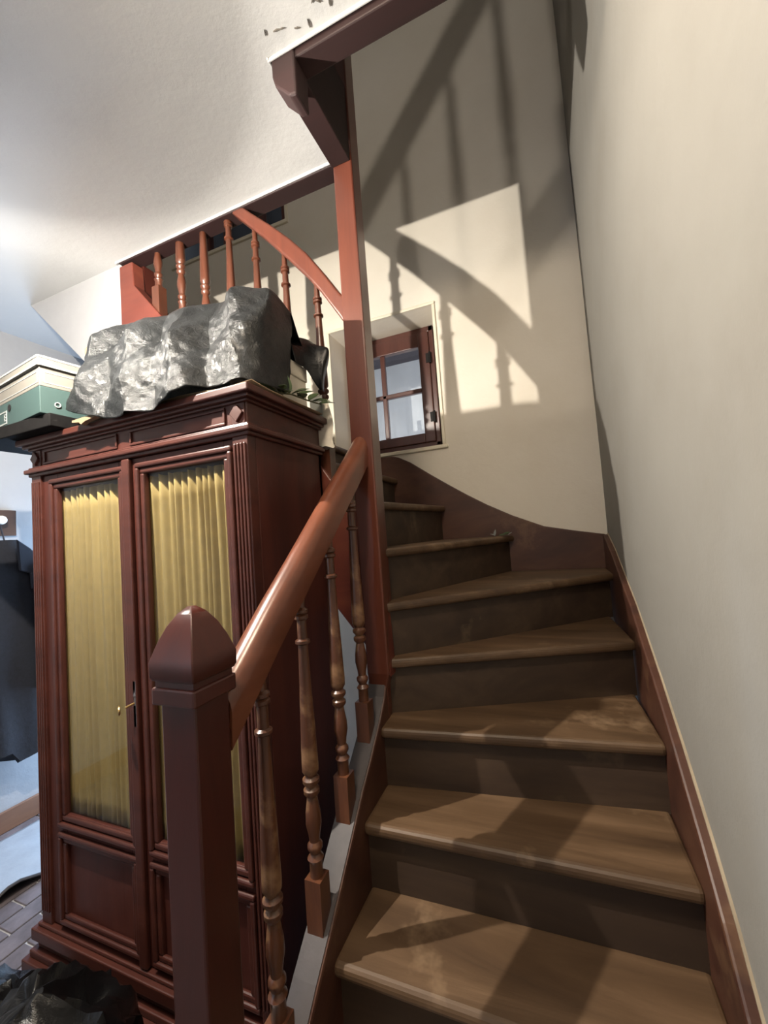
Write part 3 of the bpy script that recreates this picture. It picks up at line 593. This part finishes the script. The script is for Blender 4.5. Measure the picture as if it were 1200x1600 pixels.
# archive box at the left end, on an added board, darkened for its shaded underside
tag(MB().box(-1.99, -1.50, 0.825, 1.19, 0.4415, 0.486).build('dark_board', M['darkboard'], bevel=0.003), 'dark flat board added under the teal box for its shaded underside', 'board')
ab = thing('archive_box', 'teal cardboard archive box with cream lid overhanging the left of the wardrobe', 'box', (-1.527, 0.812, 0.488), rz=math.radians(-7.4))
bw, bdp = 0.42, 0.30
MB().box(-bw, 0, 0, bdp, 0, 0.092).build('box_body', M['teal'], ab, local=True, bevel=0.002)
up_ = MB().box(-bw, 0, 0, bdp, 0.092, 0.158).build('upper_band', M['boxcream'], ab, local=True, bevel=0.002)
ln = MB()
for a, b, c, d in ((-bw+0.01, -0.012, 0.104, 0.107), (-bw+0.01, -0.012, 0.140, 0.143)): ln.box(a, b, -0.0012, 0, c, d); ln.box(0, 0.0012, 0.012, bdp-0.01, c, d)
ln.box(-0.015, -0.012, -0.0012, 0, 0.104, 0.143); ln.box(0, 0.0012, 0.012, 0.015, 0.104, 0.143)
ln.build('printed_line', M['white'], ab, local=True)
lid = MB().box(-bw-0.006, 0.006, -0.006, bdp+0.006, 0.158, 0.195).build('lid', M['boxcream'], ab, local=True, bevel=0.003)
l2 = MB()
for c, d in ((0.160, 0.167), (0.187, 0.194)): l2.box(-bw, 0.004, -0.0075, -0.006, c, d); l2.box(0.006, 0.0075, -0.004, bdp, c, d)
l2.build('lid_border', M['white'], ab, local=True)
lb = MB(); lx = -0.262
frame_ring(lb, lx-0.09, lx, 0.014, 0.062, 0.005, -0.0012, 0)
for i in range(1):       # the visible end of the lettering, an E
    a = lx-0.024-i*0.02
    lb.box(a, a+0.005, -0.0012, 0, 0.025, 0.051)
    for c in (0.025, 0.036, 0.0465): lb.box(a, a+0.016, -0.0012, 0, c, c+0.0045)
lb.build('printed_label', M['white'], ab, local=True)
fh = MB().lathe([(0.0125, 0), (0.0125, 0.0015)], 20)
fh.v = [(x-0.236, -0.0015+z*-1+0.0005, y+0.066) for x, y, z in fh.v]; fh.build('finger_hole', M['black'], ab, local=True)
rg = MB().tube([(0.0015, 0.05+0.008*math.cos(a*math.pi/8), 0.035+0.008*math.sin(a*math.pi/8)) for a in range(17)], 0.0022, 6); rg.build('ring_eyelet', M['white'], ab, local=True, smooth=True)
tag(MB().prism([(-1.598, 0.60), (-1.545, 0.60), (-1.542, 0.818), (-1.565, 0.813), (-1.598, 0.800)], 'y', 1.005, 1.01).build('cardboard_flap', M['kraft']), 'small buff cardboard flap sticking up behind the left of the plastic', 'cardboard')
# torn cardboard end poking out under the sheet at the left
tag(MB().prism([(-1.42, 0.448), (-1.30, 0.452), (-1.29, 0.444), (-1.355, 0.436), (-1.375, 0.428), (-1.385, 0.437), (-1.42, 0.441)], 'y', 0.845, 0.862).build('torn_cardboard', M['kraft']), 'torn strip of pale cardboard poking out below the left of the plastic', 'cardboard')

# leaf sprig beside the box
sp_ = thing('leaf_sprig', 'dusty green leaf sprig lying at the right rear of the wardrobe top', 'sprig', (-0.745, 1.12, 0.452))
MB().tube([(-0.75, 1.02, 0.463), (-0.735, 1.10, 0.475), (-0.73, 1.18, 0.478), (-0.722, 1.26, 0.483)], [0.003, 0.003, 0.0025, 0.002], 6).build('stem', M['stem'], sp_, smooth=True)
def leaf(base, dirv, ln_, wd):
    base = Vector(base); d = Vector(dirv).normalized(); s_ = d.cross(Vector((0.3, -0.4, 0.85))).normalized(); n = s_.cross(d)
    l_, c_, r_ = [], [], []
    for i in range(8):
        t = i/7; w_ = wd*math.sin(math.pi*min(1, t*0.95+0.03))**0.8*(1.15-0.5*t); p = base+d*ln_*t-n*0.35*ln_*t*t*0.3
        l_.append(p-s_*w_+n*w_*0.35); c_.append(p); r_.append(p+s_*w_+n*w_*0.35)
    return MB().grid([l_, c_, r_])
for bse, dv, l_, w_ in (((-0.748, 1.03, 0.465), (-0.2, -0.7, 0.25), 0.05, 0.014), ((-0.742, 1.05, 0.468), (0.5, -0.5, 0.1), 0.045, 0.013), ((-0.738, 1.09, 0.475), (0.1, -0.2, 0.9), 0.042, 0.009),
                          ((-0.735, 1.10, 0.476), (0.6, 0.1, 0.15), 0.045, 0.013), ((-0.733, 1.13, 0.477), (0.4, 0.6, 0.4), 0.05, 0.013), ((-0.731, 1.16, 0.479), (0.3, -0.6, 0.0), 0.05, 0.014),
                          ((-0.728, 1.19, 0.480), (0.2, 0.6, 0.55), 0.045, 0.012), ((-0.726, 1.21, 0.481), (0.7, 0.4, 0.1), 0.045, 0.012), ((-0.722, 1.25, 0.483), (0.5, 0.6, 0.2), 0.045, 0.011), ((-0.74, 1.07, 0.470), (0.4, -0.3, -0.05), 0.045, 0.013)):
    leaf(bse, dv, l_*1.35, w_*1.35).build('leaf', M['leaf'], sp_, smooth=True, solid=0.0008)
# pale cloth stuffed beside the last baluster, above the string
rows = []
for j in range(15):
    t = j/14; z = 0.515-0.18*t; ring = []
    for k in range(20):
        a = 2*math.pi*k/20; rx = (0.016+0.024*t)*(1+0.25*noise.noise(Vector((math.cos(a)*1.5, t*3, 1)))); ry = (0.010+0.006*t)*(1+0.5*noise.noise(Vector((math.sin(a)*2, t*4, 5))))
        ring.append((-0.735+rx*math.cos(a)+0.004*math.sin(t*5), 1.3045+ry*math.sin(a)*0.45, z+0.006*math.sin(a*3)*t))
    rows.append(ring)
tag(MB().loft(rows).build('cloth_rag', M['rag'], smooth=True), 'off-white cloth stuffed between wardrobe and last upper baluster', 'cloth')
# paper on the wardrobe edge (white)
tag(MB().box(-0.772, -0.722, 1.268, 1.274, 0.4415, 0.520).build('paper_sheet', M['white']), 'small white paper standing behind the leaf sprig', 'paper')

# ------------------------------------------------------------------ left side of the hall
cr_ = thing('coat_rack', 'dark wooden peg board with white knob on the left wall', 'coat rack', (XL+0.01, 1.2, 0.23))
MB().box(XL, XL+0.022, 0.55, 1.432, 0.155, 0.307).build('board', M['pegwood'], cr_, bevel=0.004)
for y in (0.72, 1.03, 1.338):
    pg = MB().lathe([(0.011, 0), (0.009, 0.02), (0.010, 0.03), (0.022, 0.036), (0.026, 0.046), (0.022, 0.057), (0.010, 0.062)], 14)
    pg.v = [(XL+0.022+z, y+x, 0.245+yy) for x, yy, z in pg.v]; pg.build('knob', M['porcelain'], cr_, smooth=True)
ct = thing('coat', 'dark navy coat hanging from the peg board on the left wall', 'coat', (XL+0.12, 1.33, -1.08))
rings = []
for z, hw, th in ((0.125, 0.05, 0.045), (0.09, 0.085, 0.06), (0.04, 0.15, 0.075), (-0.03, 0.205, 0.085), (-0.10, 0.225, 0.09), (-0.25, 0.215, 0.095), (-0.45, 0.21, 0.095), (-0.70, 0.225, 0.10), (-0.95, 0.24, 0.105), (-1.045, 0.243, 0.105), (-1.06, 0.20, 0.08)):
    ring = []
    for k in range(40):
        a = 2*math.pi*k/40; fold = 1+0.10*math.sin(a*7+z*2)*min(1, max(0, (0.1-z)*1.5))
        ring.append((XL+0.118+th*fold*math.cos(a), 1.33+hw*math.sin(a)*(1+0.04*math.sin(z*7)), z+(-0.05*math.cos(a*0.5+1) if z < -1 else 0)))
    rings.append(ring)
MB().loft(rings).build('coat_body', M['coat'], ct, smooth=True)
MB().tube([(XL+0.20, 1.455, -0.02), (XL+0.215, 1.485, -0.25), (XL+0.225, 1.48, -0.55), (XL+0.235, 1.46, -0.72)], [0.05, 0.062, 0.056, 0.05], 14).build('sleeve', M['coat'], ct, smooth=True)
MB().prism([(1.335, 0.125), (1.40, 0.07), (1.445, 0.005), (1.435, -0.15), (1.40, -0.16), (1.395, -0.07), (1.345, -0.05)], 'x', XL+0.205, XL+0.222).build('collar', M['coat2'], ct, bevel=0.006)
MB().tube([(XL+0.05, 1.338, 0.225), (XL+0.075, 1.33, 0.20), (XL+0.10, 1.335, 0.12)], 0.004, 6).build('hanging_loop', M['coat2'], ct)
# pale sheet on the floor with a lifted dark edge
rows = []
for i in range(26):
    u = i/25; row = []
    for j in range(31):
        v = j/30; x = XL+0.09+u*0.50; y = 0.55+v*1.25
        z = FLOOR+0.006+0.006*noise.noise(Vector((x*5, y*5, 0)))+(0.05*max(0, u-0.86)/0.14*max(0, 1-abs(v-0.45)/0.12) if u > 0.86 else 0)
        row.append((x+(0.015*math.sin(y*6) if u > 0.9 else 0), y, max(z, FLOOR+0.003)))
    rows.append(row)
fm = thing('floor_sheet', 'pale bluish sheet spread on the tiles by the left wall', 'floor sheet', (XL+0.35, 1.2, FLOOR))
MB().grid(rows).build('sheet', M['mat_'], fm, smooth=True, solid=0.003)
MB().tube([(x+0.004, y, z+0.004) for x, y, z in rows[-1]], 0.007, 6).build('rolled_edge', M['matedge'], fm, smooth=True)

# black bin bag in front of the wardrobe
def lump(cx, cy_, cz, rx, ry, rz_, seed, n=44, m_=30):
    rings = []
    for j in range(m_+1):
        t = math.pi*(j+0.15)/(m_+0.3); ring = []
        for i in range(n):
            a = 2*math.pi*i/n; d = Vector((math.sin(t)*math.cos(a), math.sin(t)*math.sin(a), math.cos(t)))
            q = d*2.2+Vector((seed, 0, 0)); k = 1+0.16*noise.noise(q)-0.20*abs(noise.noise(d*4.3+Vector((0, seed, 0))))+0.06*noise.noise(d*9+Vector((seed, 3, 0)))
            ring.append((cx+rx*k*d.x, cy_+ry*k*d.y, max(cz+rz_*k*d.z, FLOOR+0.003)))
        rings.append(ring)
    return rings
gb = thing('garbage_bag', 'glossy black bin bag slumped on the floor before the wardrobe', 'garbage bag', (-1.35, 0.6, FLOOR))
bgm = MB().loft(lump(-1.20, 0.58, -1.36, 0.26, 0.25, 0.36, 3.0)); bgm.loft(lump(-1.55, 0.60, -1.42, 0.30, 0.24, 0.27, 8.0)); bgm.loft(lump(-1.15, 0.40, -1.42, 0.26, 0.22, 0.30, 12.0))
bgm.build('bag_body', M['blackfilm'], gb, smooth=True)
tn = MB().loft([[(-1.23+q*math.cos(a)*(1+0.28*math.sin(5*a+1)), 0.66+0.8*q*math.sin(a)*(1+0.28*math.sin(5*a+1)), z+0.010*math.sin(3*a)) for a in [2*math.pi*k/40 for k in range(40)]] for q, z in ((0.13, -1.20), (0.085, -1.135), (0.05, -1.095), (0.028, -1.068), (0.012, -1.05))])
tn.build('gathered_top', M['blackfilm'], gb, smooth=True)
# crumbs on the winder step
db = thing('dried_flower', 'tiny dried white flower with green bits lying on a winder step', 'dried flower', (-0.25, 2.20, -0.05))
for bse, dv, l_, w_, mm in (((-0.275, 2.20, -0.047), (0.2, 0.1, 0.8), 0.035, 0.007, 'white'), ((-0.27, 2.20, -0.047), (-0.6, 0.1, 0.3), 0.03, 0.006, 'white'), ((-0.25, 2.19, -0.047), (1, 0, 0.15), 0.05, 0.009, 'leaf'), ((-0.235, 2.195, -0.046), (0.8, 0.3, 0.35), 0.045, 0.008, 'leaf'), ((-0.205, 2.19, -0.047), (0.7, -0.2, 0.5), 0.025, 0.005, 'white')):
    leaf(bse, dv, l_, w_).build('petal' if mm == 'white' else 'leaf', M[mm], db, smooth=True, solid=0.001)

# ------------------------------------------------------------------ pendant lamps
def opal(name, centre):
    # opal shade, added unseen: clears from crown to rim to even the ceiling light
    mm = bpy.data.materials.new(name); mm.use_nodes = True; nt = mm.node_tree; nt.nodes.clear()
    out = nd(nt, 'ShaderNodeOutputMaterial'); d = nd(nt, 'ShaderNodeBsdfDiffuse'); t = nd(nt, 'ShaderNodeBsdfTranslucent'); mx = nd(nt, 'ShaderNodeMixShader')
    d.inputs[0].default_value = (0.8, 0.78, 0.75, 1); t.inputs[0].default_value = (0.78, 0.84, 0.90, 1); mx.inputs[0].default_value = 0.12
    tc = nd(nt, 'ShaderNodeTexCoord'); dist = nd(nt, 'ShaderNodeVectorMath', operation='DISTANCE'); dist.inputs[1].default_value = centre
    mr = nd(nt, 'ShaderNodeMapRange'); mr.inputs[1].default_value = 0.0; mr.inputs[2].default_value = 0.08
    rr = ramp(nt, [(0.0, (0.012,)*3), (0.25, (0.02,)*3), (0.47, (0.05,)*3), (0.74, (0.14,)*3), (0.92, (0.30,)*3), (1.0, (0.46,)*3)])
    tr = nd(nt, 'ShaderNodeBsdfTransparent'); m2 = nd(nt, 'ShaderNodeMixShader')
    nt.links.new(tc.outputs['Object'], dist.inputs[0]); nt.links.new(dist.outputs['Value'], mr.inputs[0]); nt.links.new(mr.outputs[0], rr.inputs[0])
    nt.links.new(d.outputs[0], mx.inputs[1]); nt.links.new(t.outputs[0], mx.inputs[2])
    nt.links.new(rr.outputs[0], m2.inputs[0]); nt.links.new(mx.outputs[0], m2.inputs[1]); nt.links.new(tr.outputs[0], m2.inputs[2]); nt.links.new(m2.outputs[0], out.inputs[0]); return mm
def pendant(pos, top, col, power, label, r=0.009, shade=True):
    t = thing('pendant_lamp', label, 'lamp', pos)
    area_ = 4*math.pi*r*r; mm = emit('lit_bulb', col, power/(math.pi*area_))
    prof = [(0.001, -r)]+[(r*math.sin(math.pi*i/12), -r*math.cos(math.pi*i/12)) for i in range(1, 11)]+[(r*0.4, r*0.96)]
    MB().lathe(prof, 18, pos).build('bulb', mm, t, smooth=True)
    MB().lathe([(r*0.4, r*0.97), (0.009, r+0.004), (0.010, r+0.06), (0.005, r+0.072)], 14, pos).build('socket', M['black'], t, smooth=True)
    if shade:
        rows = [[(pos[0]+q*math.cos(2*math.pi*k/48), pos[1]+q*math.sin(2*math.pi*k/48), pos[2]+z) for k in range(49)] for q, z in ((0.006, 0.046), (0.02, 0.046), (0.04, 0.0455), (0.06, 0.045), (0.08, 0.0445))]
        MB().grid(rows).build('dimming_shade', opal('opal_glass', (pos[0], pos[1], pos[2]+H+0.045)), t, smooth=True)
    MB().tube([(pos[0], pos[1], pos[2]+r+0.06), (pos[0], pos[1], top)], 0.004, 6).build('cord', M['black'], t)
    MB().lathe([(0.045, 0), (0.04, -0.02), (0.006, -0.03)][::-1], 16, (pos[0], pos[1], top)).build('ceiling_rose', M['cream'], t, smooth=True)
pendant(LAMP1, CEIL, WARM, P_LAMP1, 'warm bulb under a shallow opal shade added to dim the ceiling, hanging before the wardrobe')
pendant(LAMP2, UPC, WARM2, P_LAMP2, 'bare bulb hanging in the stairwell of the floor above', r=0.03, shade=False)
def flush_lamp(pos, col, power, label, r=0.13):
    t = thing('fill_lamp', label, 'lamp', (pos[0], pos[1], pos[2]-r))
    MB().lathe([(r*0.8, -0.02), (r*0.85, -0.01), (r*0.85, 0)], 24, pos).build('base_plate', M['cream'], t, smooth=True)
    mm = emit('lit_opal_globe', col, power/(math.pi*2*math.pi*r*r))
    MB().lathe([(0.002, -r)]+[(r*math.sin(math.pi*i/20), -r*math.cos(math.pi*i/20)) for i in range(1, 10)]+[(r, -0.012), (r*0.8, -0.012)], 24, pos).build('globe', mm, t, smooth=True)
flush_lamp(LAMP3, WARM3, P_LAMP3, 'unseen round opal ceiling light added as fill above the viewer')
